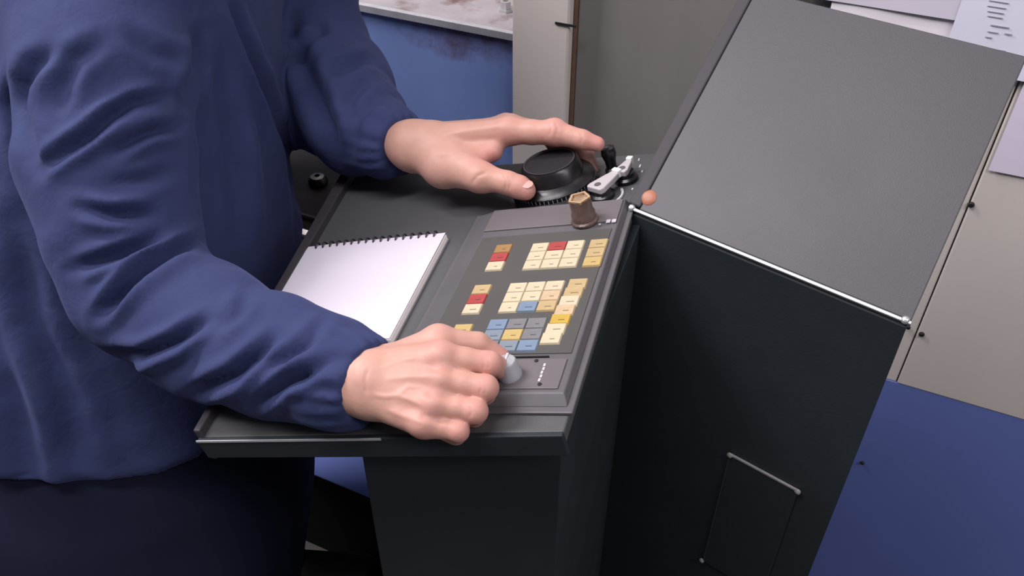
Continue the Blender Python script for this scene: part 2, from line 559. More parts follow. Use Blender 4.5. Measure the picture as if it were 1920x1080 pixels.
# ------------------------------------------------------------------ control console
con = empty('control_console', (float(C[0]), float(C[1]), 0.0))
tag(con, 'black machine control console with sloping keypad desk and grey hood', 'console')
DM = frame(K, A, B, N)
zc = C[2]
CM = frame(np.array([C[0], C[1], 0]), ca, cn, Z)
EL = math.radians(40)
LE = 0.247
hx, hz = LE * math.cos(EL), LE * math.sin(EL)
WA = 0.268
prof_ = [(0, 0), (0, zc - 0.003), (hx, zc + hz - 0.003), (hx + 0.001, zc + hz - 0.003), (hx + 0.001, 0)]
MB().add([(0, n_, z_) for n_, z_ in prof_] + [(WA - 0.16 * n_, n_, z_) for n_, z_ in prof_],
         [(4, 3, 2, 1, 0), (5, 6, 7, 8, 9)] + [(i, (i + 1) % 5, 5 + (i + 1) % 5, 5 + i) for i in range(5)]).build('cabinet_body', M['black'], con, CM, 0.002)
ce = math.cos(EL) * cn + math.sin(EL) * Z
cu = np.cross(ca, ce)
HM = frame(C, ca, ce, cu)
MB().prism([(0.010, 0.004), (WA + 0.001, 0.004), (0.256, LE + 0.003), (0.010, LE + 0.003)], -0.002, 0.003).build('hood_panel', M['hood'], con, HM, 0.001)
MB().box(-0.003, 0.0098, 0.006, LE + 0.003, -0.012, 0.0045).build('hood_edge_strip', M['darkedge'], con, HM, 0.0015)
MB().box(0.0, WA + 0.002, 0.0008, 0.0040, -0.003, 0.0032).build('hood_front_trim', M['trim'], con, HM, 0.0008)
for a_ in (0.002, WA - 0.003):
    MB().lathe([(0.0035, 0), (0.0035, 0.003), (0.0022, 0.0046), (0.0006, 0.005)], c=(a_, 0.003), seg=12).build('corner_rivet', M['silver'], con, HM)
# small orange disc on the hood
q = hit(1216, 372, C, cu) - C
MB().lathe([(0.0080, 0.002), (0.0078, 0.0034), (0.0063, 0.0046), (0.0034, 0.0052), (0.001, 0.0053)], seg=24).build('orange_disc', M['orange_spot'], con, HM @ Matrix.Translation((q @ ca + 0.001, q @ ce, 0)), smooth=True)['label'] = 'small orange faintly emissive disc'
# access door on the black side
def cz(x, y):
    q = hit(x, y, C, cn)
    return (q - C) @ ca, q[2]
d0, dz1 = cz(1369, 857); d1, dz1b = cz(1500, 912); _, dz0 = cz(1300, 1037)
dz1 = (dz1 + dz1b) / 2
door = MB().box(d0, d1, -0.0025, 0.0, dz0, dz1).build('access_door', M['black'], con, CM, 0.001)
MB().box(d0, d1, -0.0032, -0.0005, dz1 - 0.0005, dz1 + 0.0013).build('worn_edge', M['dulltrim'], door, CM)
MB().box(d0 - 0.0006, d0 + 0.0006, -0.0030, -0.0005, dz0, dz1).build('side_edge', M['darkedge'], door, CM)
for (x, z_) in ((d0, dz1), (d1, dz1), (d0 - 0.002, dz0)):
    MB().lathe([(0.0032, 0), (0.003, 0.0022), (0.0008, 0.003)], seg=10).build('screw', M['silver'], door, frame(np.array([C[0], C[1], 0]) + ca * x + Z * z_ - cn * 0.002, ca, Z, -cn))

# desk plate
desk_poly = [(-0.276, -0.160), (0.047, -0.147), (0.047, 0.138), (0.063, 0.19), (0.085, 0.257), (0.0, 0.262), (-0.345, 0.286)]
desk = MB().prism(desk_poly, -0.014, -0.003).build('desk_plate', M['desk'], con, DM, 0.0015)
MB().prism([(-0.348, 0.285), (-0.279, -0.160), (-0.272, -0.160), (-0.331, 0.285)], -0.03, 0.006).build('desk_side_lip', M['darkedge'], con, DM, 0.0015)
MB().prism([(-0.277, -0.164), (0.047, -0.151), (0.047, -0.146), (-0.277, -0.159)], -0.024, -0.0025).build('desk_front_flange', M['black'], con, DM, 0.001)
MB().prism([(-0.277, -0.1648), (-0.10, -0.1577), (-0.10, -0.1567), (-0.277, -0.1638)], -0.0040, -0.0020).build('flange_worn_edge', M['trim'], con, DM)
MB().lathe([(0.003, 0), (0.003, 0.003), (0.001, 0.004)], c=(-0.276, -0.157), seg=10).build('corner_rivet', M['silver'], con, DM)
# pedestal under the desk (vertical sides, top follows the desk)
PLc = hit(690, 920, D(-0.1, -0.125), B)
foot = [PLc, D(0.044, -0.13), C + ca * 0.01 + cn * 0.01, D(0.06, 0.22), D(-0.20, 0.24)]
vs = []
for zt_ in (0, 1):
    for p_ in foot:
        x_, y_ = p_[0], p_[1]
        if zt_:
            P0 = K - N * 0.0145
            z_ = P0[2] - (N[0] * (x_ - P0[0]) + N[1] * (y_ - P0[1])) / N[2]
        else:
            z_ = 0.0
        vs.append((x_ - C[0], y_ - C[1], z_))
n_ = len(foot)
MB().add(vs, [tuple(range(n_)), tuple(range(n_, 2 * n_))] + [(i, (i + 1) % n_, n_ + (i + 1) % n_, n_ + i) for i in range(n_)]).build('pedestal', M['black'], con, Matrix.Translation((C[0], C[1], 0)), 0.001)

# keypad housing
MB().box(-0.120, 0.0505, -0.1305, 0.157, -0.003, 0.0).build('keypad_base_plate', M['frame'], con, DM, 0.001)
kp = MB().frustum((-0.117, 0.0455, -0.125, 0.155), (-0.095, 0.0425, -0.1165, 0.1525), 0.0, 0.007).build('keypad_panel', M['frame'], con, DM, 0.001)
MB().box(-0.0935, 0.0385, -0.073, 0.101, 0.0068, 0.0078).build('key_field', M['field'], kp, DM)
MB().box(-0.096, 0.041, 0.1125, 0.1505, 0.0066, 0.0085).build('upper_strip', M['strip'], kp, DM, 0.0006)
MB().box(-0.090, 0.037, -0.113, -0.0795, 0.0066, 0.0082).build('lower_strip', M['strip'], kp, DM, 0.0006)
MB().box(-0.090, 0.021, -0.0775, -0.0763, 0.0068, 0.0084).build('strip_groove', M['hole'], kp, DM)

# keys
def key_mesh(col, w=0.0172, d=0.0136, h=0.0016):
    me = MB().frustum((-w / 2, w / 2, -d / 2, d / 2), (-w / 2 + 0.0007, w / 2 - 0.0007, -d / 2 + 0.0006, d / 2 - 0.0006), 0, h).mesh('key', KM[col])
    return me


KEYM = {}
# mesh heights: keypad printed positions were surveyed on the desk plane; keys sit 8 mm above it
SH = np.array(proj(D(0, 0, 0)))
def place_key(u, v, col):
    if col not in KEYM: KEYM[col] = key_mesh(col)
    H = 0.0078
    # same spot as seen on the raised field
    x, y, _ = proj(D(u, v, 0))
    q = ondesk(x, y, H + 0.0014) - K
    link('key', KEYM[col], kp, frame(K + A * (q @ A) + B * (q @ B) + N * H, A, B, N))


CW, RH = 0.0178, 0.0142
def block(u0, v0, rows):
    for r, row in enumerate(rows):
        for c_, col in enumerate(row):
            if col: place_key(u0 + (c_ + 0.5) * CW, v0 - (r + 0.5) * RH, col)


block(-0.0800, 0.0985, [['olive'], ['red'], ['cream']])
block(-0.0412, 0.0965, [['cream', 'red', 'cream'], ['cream', 'cream', 'cream'], ['cream', 'cream', 'cream']])
block(0.0172, 0.0960, [['tan'], ['tan'], ['gold']])
block(-0.0822, 0.0338, [['tan'], ['red'], ['cream'], [None], ['gold'], ['tan']])
block(-0.0466, 0.0338, [['cream', 'cream', 'cream'], ['cream', 'cream', 'peach'], ['cream', 'blue', 'tan']])
for i, col in enumerate(['tan', 'tan', 'cream', 'peach', 'yellow', 'cream', 'cream']):
    place_key(0.0192 - 0.0011 * i, 0.0341 - (i + 0.5) * 0.0122, col)
block(-0.0502, -0.0180, [['blue', 'grey', 'grey'], ['slate', 'gold', 'grey'], ['grey', 'slate', 'blue']])

# printed marks on the keypad frame
def mark(u0, v0, du, dv, m='print', h=0.0085, parent=None):
    MB().box(u0, u0 + du, v0, v0 + dv, h - 0.0006, h + 0.0003).build('printed_mark', M[m], parent or kp, DM)


mu, mv = uv(1018, 695, 0.0085)
for k in range(5):
    mark(mu - 0.0012 + 0.0003 * (k % 2), mv - 0.012 + 0.0042 * k, 0.0018, 0.0032)
mu, mv = uv(1146, 414, 0.009)
for k in range(2):
    mark(mu - 0.005 + 0.0055 * k, mv - 0.002, 0.004, 0.005)
mu, mv = uv(1122, 421, 0.009)
mark(mu, mv, 0.002, 0.002)
for (x, y) in ((1006, 677), (1012, 721), (845, 568)):
    mu, mv = uv(x, y, 0.008)
    MB().lathe([(0.0018, 0), (0.0016, 0.0008), (0.0004, 0.001)], c=(mu, mv), seg=10).build('screw', M['hole'], kp, DM @ Matrix.Translation((0, 0, 0.008 if x > 900 else 0.003)))
# override knob held by the right hand
ku, kv = uv(952, 690, 0.016)
kn = MB().lathe([(0.0098, 0), (0.0098, 0.003), (0.0092, 0.004), (0.0088, 0.014), (0.0078, 0.0155), (0.001, 0.016)], seg=28, knurl=-0.03).build('override_knob', M['knob'], con, DM @ Matrix.Translation((ku, kv, 0.008)), smooth=True)
MB().box(-0.0009, 0.0009, 0.0, 0.0080, 0.0150, 0.0165).build('pointer', M['print'], kn, DM @ Matrix.Translation((ku, kv, 0.008)))
# smoked key switch on the upper strip
su, sv = uv(1097, 414, 0.0085)
SMt = DM @ Matrix.Translation((su, sv, 0.0083))
ks = MB().lathe([(0.0135, 0), (0.0135, 0.002), (0.0118, 0.0035), (0.0118, 0.010), (0.0105, 0.012), (0.0105, 0.026), (0.0085, 0.026), (0.008, 0.018), (0.001, 0.018)], seg=36, knurl=-0.035).build('key_switch', M['brown'], con, SMt, smooth=True)
MB().lathe([(0.0110, 0.0245), (0.0112, 0.0268), (0.0088, 0.0268), (0.0086, 0.0245)], seg=5).build('rim', M['tanrim'], ks, SMt)
MB().lathe([(0.0080, 0.0200), (0.0078, 0.0212), (0.001, 0.0212)], seg=16).build('hollow', M['hole'], ks, SMt)
# handwheel
hu, hv = uv(1043, 352, 0.0)
HWM = DM @ Matrix.Translation((hu, hv, -0.003))
hwo = MB().lathe([(0.047, 0), (0.047, 0.005), (0.0435, 0.009), (0.0440, 0.014), (0.0400, 0.018), (0.0335, 0.020), (0.0310, 0.032), (0.0290, 0.035), (0.027, 0.0345), (0.026, 0.0325), (0.001, 0.0325)], seg=72, knurl=-0.012).build('handwheel', M['blackplastic'], con, HWM, smooth=True)
MB().lathe([(0.0255, 0.032), (0.0253, 0.0338), (0.022, 0.0343), (0.001, 0.0335)], seg=48).build('wheel_cap', M['wheelcap'], hwo, HWM, smooth=True)
MB().lathe([(0.0272, 0.0343), (0.0275, 0.0358), (0.0263, 0.0358), (0.0260, 0.0343)], seg=48).build('cap_ring', M['darkedge'], hwo, HWM, smooth=True)
ring = MB()
for k in range(60):
    a0 = 2 * math.pi * k / 60
    l_ = 0.003 if k % 5 else 0.005
    c0, s0 = math.cos(a0), math.sin(a0)
    r0_ = 0.0440 - l_ * 0.4
    p0 = np.array([c0, s0, 0]); t0 = np.array([-s0, c0, 0]) * 0.0003
    zz0, zz1 = 0.0094, 0.0135
    ring.add([p0 * 0.0441 - t0 + Z * zz0, p0 * 0.0441 + t0 + Z * zz0, p0 * 0.0446 + t0 + Z * zz1, p0 * 0.0446 - t0 + Z * zz1], [(0, 1, 2, 3)])
ring.build('graduations', M['print'], hwo, HWM)
gu, gv = uv(1143, 296, 0.014)
cm_ = DM @ Matrix.Translation((gu, gv, -0.003))
MB().lathe([(0.0075, 0), (0.0075, 0.004), (0.0055, 0.006), (0.0060, 0.014), (0.0082, 0.022), (0.0072, 0.029), (0.003, 0.031), (0.001, 0.031)], seg=20).build('black_push_knob', M['blackplastic'], con, cm_, smooth=True)

# selector switches beyond the keypad
def selector(px, py, direction, L, wd, cap):
    s_u, s_v = uv(px, py, 0.004)
    mt = DM @ Matrix.Translation((s_u, s_v, -0.003)) @ Matrix.Rotation(direction, 4, 'Z')
    s = MB().lathe([(0.0125, 0), (0.0125, 0.004), (0.010, 0.006), (0.010, 0.010), (0.001, 0.0102)], seg=28).build('selector_switch', M['blackplastic'], con, mt, smooth=True)
    poly = [(-0.010, -wd), (-0.005, -wd * 1.15), (L * 0.6, -wd * 0.75), (L, -wd * 0.5), (L, wd * 0.5), (L * 0.6, wd * 0.75), (-0.005, wd * 1.15), (-0.010, wd)]
    MB().prism(poly, 0.010, 0.0165).build('lever', M['lever'], s, mt, 0.0012)
    MB().lathe([(0.0036, 0.0165), (0.0034, 0.0170), (0.001, 0.0170)], c=(-0.003, 0), seg=14).build('pivot', M['frame'], s, mt)
    MB().box(L - 0.001, L + 0.0045, -wd * 0.55, wd * 0.55, 0.010, 0.0185).build('lever_cap', M['whitecap'], s, mt, 0.001)
    return s_u, s_v


s_u, s_v = selector(1128, 358, math.radians(58), 0.024, 0.0092, True)
arc = [(s_u + 0.0205 * math.cos(t), s_v + 0.0205 * math.sin(t), -0.0022) for t in np.linspace(math.radians(-105), math.radians(30), 18)]
MB().tube(arc, 0.0016, 6).build('scale_arc', M['print'], con, DM)
selector(1172, 327, math.radians(75), 0.014, 0.0062, True)
for (x, y, l, w_) in ((1200, 312, 0.006, 0.0016), (1204, 322, 0.004, 0.0016), (1187, 302, 0.003, 0.0015), (1182, 336, 0.0025, 0.0025), (1186, 355, 0.003, 0.0018), (1198, 300, 0.005, 0.0014), (1168, 340, 0.002, 0.002)):
    mu, mv = uv(x, y, -0.003)
    MB().box(mu - w_ / 2, mu + w_ / 2, mv - l / 2, mv + l / 2, -0.0034, -0.0024).build('printed_mark', M['print'], con, DM)

# ------------------------------------------------------------------ notebook
nb0 = np.array(uv(578, 462, 0.006)); nbr = np.array(uv(836, 437, 0.006)); nbb = np.array(uv(737, 634, 0.006))
ux = nbr - nb0; W_ = np.linalg.norm(ux); ux /= W_
uy = np.array([-ux[1], ux[0]])
Hn = (nb0 + ux * W_ - nbb) @ uy
no = D(nb0[0], nb0[1], -0.003)
NA = A * ux[0] + B * ux[1]; NBv = A * uy[0] + B * uy[1]
NM = frame(no, NA, NBv, N)
note = empty('notebook', tuple(map(float, no)))
tag(note, 'white spiral notepad lying open on the console desk beside the keypad', 'notebook')
MB().box(-0.001, W_ + 0.001, -Hn - 0.001, 0.001, 0.0, 0.0012).build('back_cover', M['bookback'], note, NM, 0.0004)
MB().box(0, W_, -Hn, 0, 0.0012, 0.0075).build('page_block', M['pageedge'], note, NM, 0.0006)
nx, ny = 14, 14
vs, fs = [], []
for k in range(2):
    for j in range(ny + 1):
        for i in range(nx + 1):
            x, y = i / nx, j / ny
            lift = 0.0022 * max(0, x - 0.55) * (1 - y) * 2 + 0.0012 * math.sin(4 * x) * (1 - y) ** 2 + 0.0018 * max(0, y - 0.8)
            vs.append((W_ * x - 0.0004, -Hn * y + 0.0004, 0.0078 + lift + 0.0004 * k))
S = (nx + 1) * (ny + 1)
for k in range(2):
    for j in range(ny):
        for i in range(nx):
            a0 = k * S + j * (nx + 1) + i
            fs.append((a0, a0 + 1, a0 + nx + 2, a0 + nx + 1))
MB().add(vs, fs).build('top_page', M['page'], note, NM, smooth=True)
ringm = MB().tube([(0, -0.0005 + 0.0052 * math.cos(t), 0.0055 + 0.0064 * math.sin(t)) for t in np.linspace(0, 2 * math.pi, 17)[:-1]], 0.0010, 5, True).mesh('ring', M['wire'])
for k in range(17):
    link('spiral_ring', ringm, note, NM @ Matrix.Translation((0.012 + (W_ - 0.024) * k / 16, 0.0, 0.0)))
# two small tabs of the holder under the pad's near corner
cl_ = MB().box(W_ - 0.042, W_ - 0.012, -Hn - 0.012, -Hn + 0.004, 0.0, 0.0095).build('corner_clip', M['bookback'], note, NM, 0.0015)


# ------------------------------------------------------------------ sculpting by distance fields
class Field:
    def __init__(s, lo, hi, h):
        s.lo = np.array(lo, float); s.h = h
        s.n = np.ceil((np.array(hi) - s.lo) / h).astype(int) + 1
        s.d = np.full(s.n, 0.5, np.float32)

    def sub(s, lo, hi):
        i0 = np.clip(np.floor((np.array(lo) - s.lo) / s.h).astype(int), 0, s.n)
        i1 = np.clip(np.ceil((np.array(hi) - s.lo) / s.h).astype(int) + 1, 0, s.n)
        sl = tuple(slice(a, b) for a, b in zip(i0, i1))
        g = [(s.lo[k] + s.h * np.arange(i0[k], i1[k])).astype(np.float32) for k in range(3)]
        return sl, g[0][:, None, None], g[1][None, :, None], g[2][None, None, :]

    def add(s, lo, hi, fn, k):
        sl, x, y, z = s.sub(lo, hi)
        if min(s.d[sl].shape) == 0: return
        s.d[sl] = smin(s.d[sl], fn(x, y, z), k)


def smin(a, b, k):
    if k <= 0: return np.minimum(a, b)
    h = np.maximum(k - np.abs(a - b), 0) / k
    return np.minimum(a, b) - h * h * k * 0.25


def cone(p, q, r0, r1):
    p, q = np.array(p, float), np.array(q, float)
    ab = q - p
    L2 = float(ab @ ab)

    def fn(x, y, z):
        t = np.clip(((x - p[0]) * ab[0] + (y - p[1]) * ab[1] + (z - p[2]) * ab[2]) / L2, 0, 1)
        dx, dy, dz = x - p[0] - t * ab[0], y - p[1] - t * ab[1], z - p[2] - t * ab[2]
        return np.sqrt(dx * dx + dy * dy + dz * dz) - (r0 + (r1 - r0) * t)
    m = max(r0, r1)
    return fn, np.minimum(p, q) - m, np.maximum(p, q) + m


def ellipsoid(c, axes, r):
    c = np.array(c, float)
    Rm = [np.array(a, float) / np.linalg.norm(a) for a in axes]
    mn = min(r)

    def fn(x, y, z):
        s = 0
        for a, ri in zip(Rm, r):
            s = s + (((x - c[0]) * a[0] + (y - c[1]) * a[1] + (z - c[2]) * a[2]) / ri) ** 2
        return (np.sqrt(s) - 1) * mn
    m = max(r)
    return fn, c - m, c + m


def put(fld, prim, k, pad=0.03):
    fn, lo, hi = prim
    fld.add(lo - pad, hi + pad, fn, k)


def surface_nets(fld):
    d = fld.d
    nx, ny, nz = d.shape
    neg = d < 0
    corners = [(i, j, k) for i in (0, 1) for j in (0, 1) for k in (0, 1)]
    cnt = np.zeros((nx - 1, ny - 1, nz - 1), np.int8)
    for (i, j, k) in corners:
        cnt += neg[i:nx - 1 + i, j:ny - 1 + j, k:nz - 1 + k]
    act = np.argwhere((cnt > 0) & (cnt < 8))
    idx = np.full(cnt.shape, -1, np.int32)
    idx[tuple(act.T)] = np.arange(len(act))
    pos = np.zeros((len(act), 3)); num = np.zeros(len(act))
    vals = {c: d[act[:, 0] + c[0], act[:, 1] + c[1], act[:, 2] + c[2]].astype(float) for c in corners}
    for c in corners:
        for ax in range(3):
            if c[ax]: continue
            e = list(c); e[ax] = 1; e = tuple(e)
            va, vb = vals[c], vals[e]
            m_ = (va < 0) != (vb < 0)
            t = np.where(m_, va / np.where(m_, va - vb, 1), 0)
            pt = np.array(c, float)[None, :].repeat(len(act), 0)
            pt[:, ax] += t
            pos += pt * m_[:, None]; num += m_
    pos = (pos / num[:, None] + act) * fld.h + fld.lo
    quads = []
    for ax in range(3):
        u, v = (ax + 1) % 3, (ax + 2) % 3
        sl0 = [slice(None)] * 3; sl1 = [slice(None)] * 3
        sl0[ax] = slice(0, -1); sl1[ax] = slice(1, None)
        a_, b_ = neg[tuple(sl0)], neg[tuple(sl1)]
        e = np.argwhere(a_ != b_)
        e = e[(e[:, u] > 0) & (e[:, v] > 0) & (e[:, u] < d.shape[u] - 1) & (e[:, v] < d.shape[v] - 1)]
        flip = a_[tuple(e.T)]
        def cell(du, dv):
            q = e.copy(); q[:, u] -= du; q[:, v] -= dv
            return idx[tuple(q.T)]
        q = np.stack([cell(1, 1), cell(0, 1), cell(0, 0), cell(1, 0)], 1)
        q[~flip] = q[~flip][:, ::-1]
        quads.append(q)
    return pos, np.concatenate(quads)


def np_mesh(name, v, f, mat):
    me = bpy.data.meshes.new(name)
    me.vertices.add(len(v)); me.vertices.foreach_set('co', v.astype(np.float32).ravel())
    me.loops.add(len(f) * 4); me.loops.foreach_set('vertex_index', f.astype(np.int32).ravel())
    me.polygons.add(len(f)); me.polygons.foreach_set('loop_start', np.arange(0, len(f) * 4, 4, dtype=np.int32))
    me.polygons.foreach_set('use_smooth', np.ones(len(f), bool))
    me.materials.append(mat)
    me.update(calc_edges=True)
    me.validate()
    return me


def normals(v, f):
    n = np.cross(v[f[:, 2]] - v[f[:, 0]], v[f[:, 3]] - v[f[:, 1]])
    out = np.zeros_like(v)
    for k in range(4):
        np.add.at(out, f[:, k], n)
    return out / (np.linalg.norm(out, axis=1, keepdims=True) + 1e-12)


def relax(v, f, it, lam=0.5):
    e = np.concatenate([f[:, [0, 1]], f[:, [1, 2]], f[:, [2, 3]], f[:, [3, 0]]])
    e = np.concatenate([e, e[:, ::-1]])
    deg = np.bincount(e[:, 0], minlength=len(v))[:, None]
    for _ in range(it):
        s = np.stack([np.bincount(e[:, 0], weights=v[e[:, 1], k], minlength=len(v)) for k in range(3)], 1)
        v = v + lam * (s / np.maximum(deg, 1) - v)
    return v


def noise3(p, scale, seed):
    rs = np.random.RandomState(seed)
    out = np.zeros(len(p))
    for o in range(10):
        k = rs.normal(size=3); k /= np.linalg.norm(k)
        k *= scale * (0.6 + 0.9 * rs.rand())
        w = p + 0.012 * np.sin(p[:, [1, 2, 0]] * scale * 0.4 + o)
        out += np.sin(w @ k * 6.283 + rs.rand() * 6.283)
    return out / 5


# ------------------------------------------------------------------ person
FD = np.array([math.cos(math.radians(3)), math.sin(math.radians(3)), 0])    # where the chest faces
SD = np.array([-FD[1], FD[0], 0])                                           # towards the left shoulder
R_SH, R_EL = at(172, -30, 0.83), at(222, 560, 0.80)
L_SH, L_EL = at(525, -200, 1.12), at(596, 150, 1.13)
R_WR, L_WR = at(640, 716, 0.662), at(775, 274, 0.945)
HIP = np.array([-0.455, 0.865, 0.85])
per = empty('person', (float(HIP[0]), float(HIP[1]), 0.0))
tag(per, 'person in a navy work jacket working the console with both hands', 'person')
PMt = Matrix.Translation(per.location)


def person_part(name, v, f, mat):
    me = np_mesh(name, v - np.array(per.location), f, mat)
    return link(name, me, per, PMt)


# ---- hands
def build_hand(wrist, elbow, fingers, palm, extra, flush_pts, h=0.0013, kpalm=0.008, kweb=0.005, wr=0.0215):
    pts = [wrist] + [q[0] for fg in fingers for q in fg] + [q[0] for q in palm] + [q[1] for q in palm]
    lo = np.min(pts, 0) - 0.03; hi = np.max(pts, 0) + 0.03
    ax = (elbow - wrist) / np.linalg.norm(elbow - wrist)
    fa = wrist + ax * 0.075
    lo = np.minimum(lo, fa - 0.035); hi = np.maximum(hi, fa + 0.035)
    P = Field(lo, hi, h)
    for (p_, q_, r0, r1) in palm:
        put(P, cone(p_, q_, r0, r1), kpalm, 0.02)
    put(P, cone(wrist + ax * 0.06, wrist, 0.018, wr), 0.012, 0.03)
    for e in extra:
        put(P, e[0], e[1], 0.02)
    Fg = Field(lo, hi, h)
    for fg in fingers:
        G = Field(lo, hi, h)
        for (p_, r0), (q_, r1) in zip(fg[:-1], fg[1:]):
            put(G, cone(p_, q_, r0, r1), 0.0035, 0.012)
        Fg.d = smin(Fg.d, G.d, 0.0006)
    P.d = smin(P.d, Fg.d, kweb)
    v, f = surface_nets(P)
    v = relax(v, f, 3, 0.5)
    fl = np.zeros(len(v))
    for (p_, r, s) in flush_pts:
        fl = np.maximum(fl, s * np.exp(-((v - p_) ** 2).sum(1) / (r * r)))
    return v, f, fl


# right hand, dorsum towards the camera, pinching the override knob
mI, mM, mR, mL = at(826, 668, 0.645), at(826, 712, 0.637), at(812, 757, 0.630), at(795, 794, 0.628)
pI, pM, pR, pL = at(918, 682, 0.646), at(910, 727, 0.632), at(891, 771, 0.626), at(859, 808, 0.624)
dI, tI = at(940, 690, 0.662), at(946, 700, 0.668)
dM, tM = at(908, 738, 0.651), at(886, 742, 0.652)
dR, tR = at(888, 780, 0.645), at(866, 778, 0.648)
dL, tL = at(855, 815, 0.641), at(835, 810, 0.642)
tC, tMc, tIp, tTp = at(716, 682, 0.668), at(822, 638, 0.665), at(896, 645, 0.672), at(938, 670, 0.678)
W = R_WR
wI, wM, wR_, wL = W + at(0, 0, 0) * 0 + (at(700, 690, 0.655) - W), at(692, 708, 0.650), at(688, 728, 0.648), at(692, 746, 0.650)
fingers = [
    [(mI, 0.0112), (mI * .5 + pI * .5, 0.0094), (pI, 0.0094), (dI, 0.0082), (tI, 0.0072)],
    [(mM, 0.0112), (mM * .5 + pM * .5, 0.0095), (pM, 0.0097), (dM, 0.0085), (tM, 0.0078)],
    [(mR, 0.0106), (mR * .5 + pR * .5, 0.0090), (pR, 0.0092), (dR, 0.0082), (tR, 0.0075)],
    [(mL, 0.0096), (mL * .5 + pL * .5, 0.0080), (pL, 0.0080), (dL, 0.0073), (tL, 0.0068)],
    [(tMc, 0.0110), (tIp, 0.0092), (tTp, 0.0080)],
]
palm = [(wI, mI, 0.0145, 0.0118), (wM, mM, 0.0170, 0.0118), (wR_, mR, 0.0155, 0.0112), (wL, mL, 0.0135, 0.0105),
        (tC, tMc, 0.0125, 0.0115), (W, wM, 0.0215, 0.0185), (W, wL, 0.0200, 0.0155), (tC, W, 0.0130, 0.0185)]
back = -ray(760, 715); back /= np.linalg.norm(back)
palm += [(wM - back * 0.012, mM - back * 0.010, 0.016, 0.012), (wL - back * 0.010, mR - back * 0.010, 0.016, 0.012), (tMc - back * 0.004, mI - back * 0.012, 0.011, 0.011)]
extra = []
for m_ in (mI, mM, mR, mL):
    extra.append((ellipsoid(m_ + back * 0.0035, [Rt, Up, Fw], (0.0098, 0.0086, 0.0095)), 0.007))
for w_, m_ in ((wI, mI), (wM, mM), (wR_, mR), (wL, mL)):
    p0, p1 = w_ * 0.45 + m_ * 0.55 + back * 0.0100, m_ + back * 0.0085
    extra.append((cone(p0, p1, 0.0022, 0.0036), 0.006))
flush = [(m_, 0.014, 0.75) for m_ in (mI, mM, mR, mL)] + [(p_, 0.013, 0.7) for p_ in (pI, pM, pR, pL)] + [(p_, 0.013, 0.8) for p_ in (tI, tTp, tM)] + [(W, 0.03, 0.0)]
RH_v, RH_f, RH_fl = build_hand(W, at(540, 678, .71), fingers, palm, extra, flush)


def etch(v, f, lines):
    n = normals(v, f)
    rel = v - CAM
    dz = rel @ Fw
    X, Y = 960 + FPX * (rel @ Rt) / dz, 540 - FPX * (rel @ Up) / dz
    fc = np.clip(-(n * rel).sum(1) / np.linalg.norm(rel, axis=1) * 2, 0, 1)
    out = np.zeros(len(v))
    for amp, w, poly in lines:
        best = np.full(len(v), 1e9); al = np.zeros(len(v))
        for i in range(len(poly) - 1):
            a_, b_ = np.array(poly[i], float), np.array(poly[i + 1], float)
            ab = b_ - a_
            t = np.clip(((X - a_[0]) * ab[0] + (Y - a_[1]) * ab[1]) / (ab @ ab), 0, 1)
            d_ = np.hypot(X - a_[0] - t * ab[0], Y - a_[1] - t * ab[1])
            m_ = d_ < best
            best = np.where(m_, d_, best); al = np.where(m_, (i + t) / (len(poly) - 1), al)
        out += amp * np.exp(-(best / w) ** 2) * np.clip(np.minimum(al, 1 - al) * 5 + 0.1, 0, 1)
    return v + n * (out * fc)[:, None]


RH_v = etch(RH_v, RH_f, [
    (0.0007, 5, [(695, 738), (720, 744), (745, 742), (770, 750), (800, 765)]), (0.0006, 5, [(745, 742), (765, 725), (800, 728)]),
    (0.0006, 5, [(715, 690), (750, 676), (785, 668)]), (0.0006, 6, [(720, 712), (770, 706), (815, 706)]), (0.0005, 5, [(720, 765), (760, 782), (800, 795)]),
    (-0.0016, 7, [(800, 688), (830, 692), (860, 700)]), (-0.0016, 7, [(795, 735), (825, 742), (860, 750)]), (-0.0014, 7, [(785, 778), (810, 785), (835, 792)]),
    (-0.0006, 2.5, [(905, 668), (909, 680), (906, 694)]), (-0.0006, 2.5, [(899, 714), (903, 727), (899, 740)]), (-0.0006, 2.5, [(880, 760), (884, 772), (880, 784)]),
    (-0.0005, 2.5, [(912, 668), (917, 681), (914, 694)]), (-0.0005, 2.5, [(906, 716), (911, 728), (907, 741)]), (-0.0008, 3, [(690, 690), (684, 715), (688, 742)])])

# left hand, thumb side towards the camera, over the handwheel
W = L_WR
mI, pI, dI, tI = at(955, 247, 0.905), at(1040, 249, 0.888), at(1092, 262, 0.880), at(1120, 270, 0.878)
away = np.array([0.15, 0.93, -0.33]); away /= np.linalg.norm(away)
dn = -N
mM, pM, dM, tM = mI + away * 0.022 - A * .002, pI + away * 0.024 + A * 0.004 - N * 0.006, dI + away * 0.023 - N * 0.02 - A * 0.004, tI + away * 0.020 - N * 0.034 - A * 0.014
mR, pR, dR, tR = mI + away * 0.043 - A * .006, pI + away * 0.044 - A * .002 - N * 0.010, dI + away * 0.040 - N * 0.026 - A * .018, tI + away * 0.030 - N * 0.036 - A * .030
mL, pL, dL, tL = mI + away * 0.061 - A * .014, pI + away * 0.060 - A * .018 - N * 0.012, dI + away * 0.052 - N * 0.026 - A * .036, tI + away * 0.044 - N * 0.034 - A * .046
tC, tMc, tIp, tTp = at(832, 312, 0.915), at(900, 331, 0.885), at(952, 343, 0.872), at(986, 357, 0.868)
wI, wM, wR_, wL = at(805, 268, 0.935), at(803, 264, 0.955), at(800, 270, 0.975), at(800, 280, 0.99)
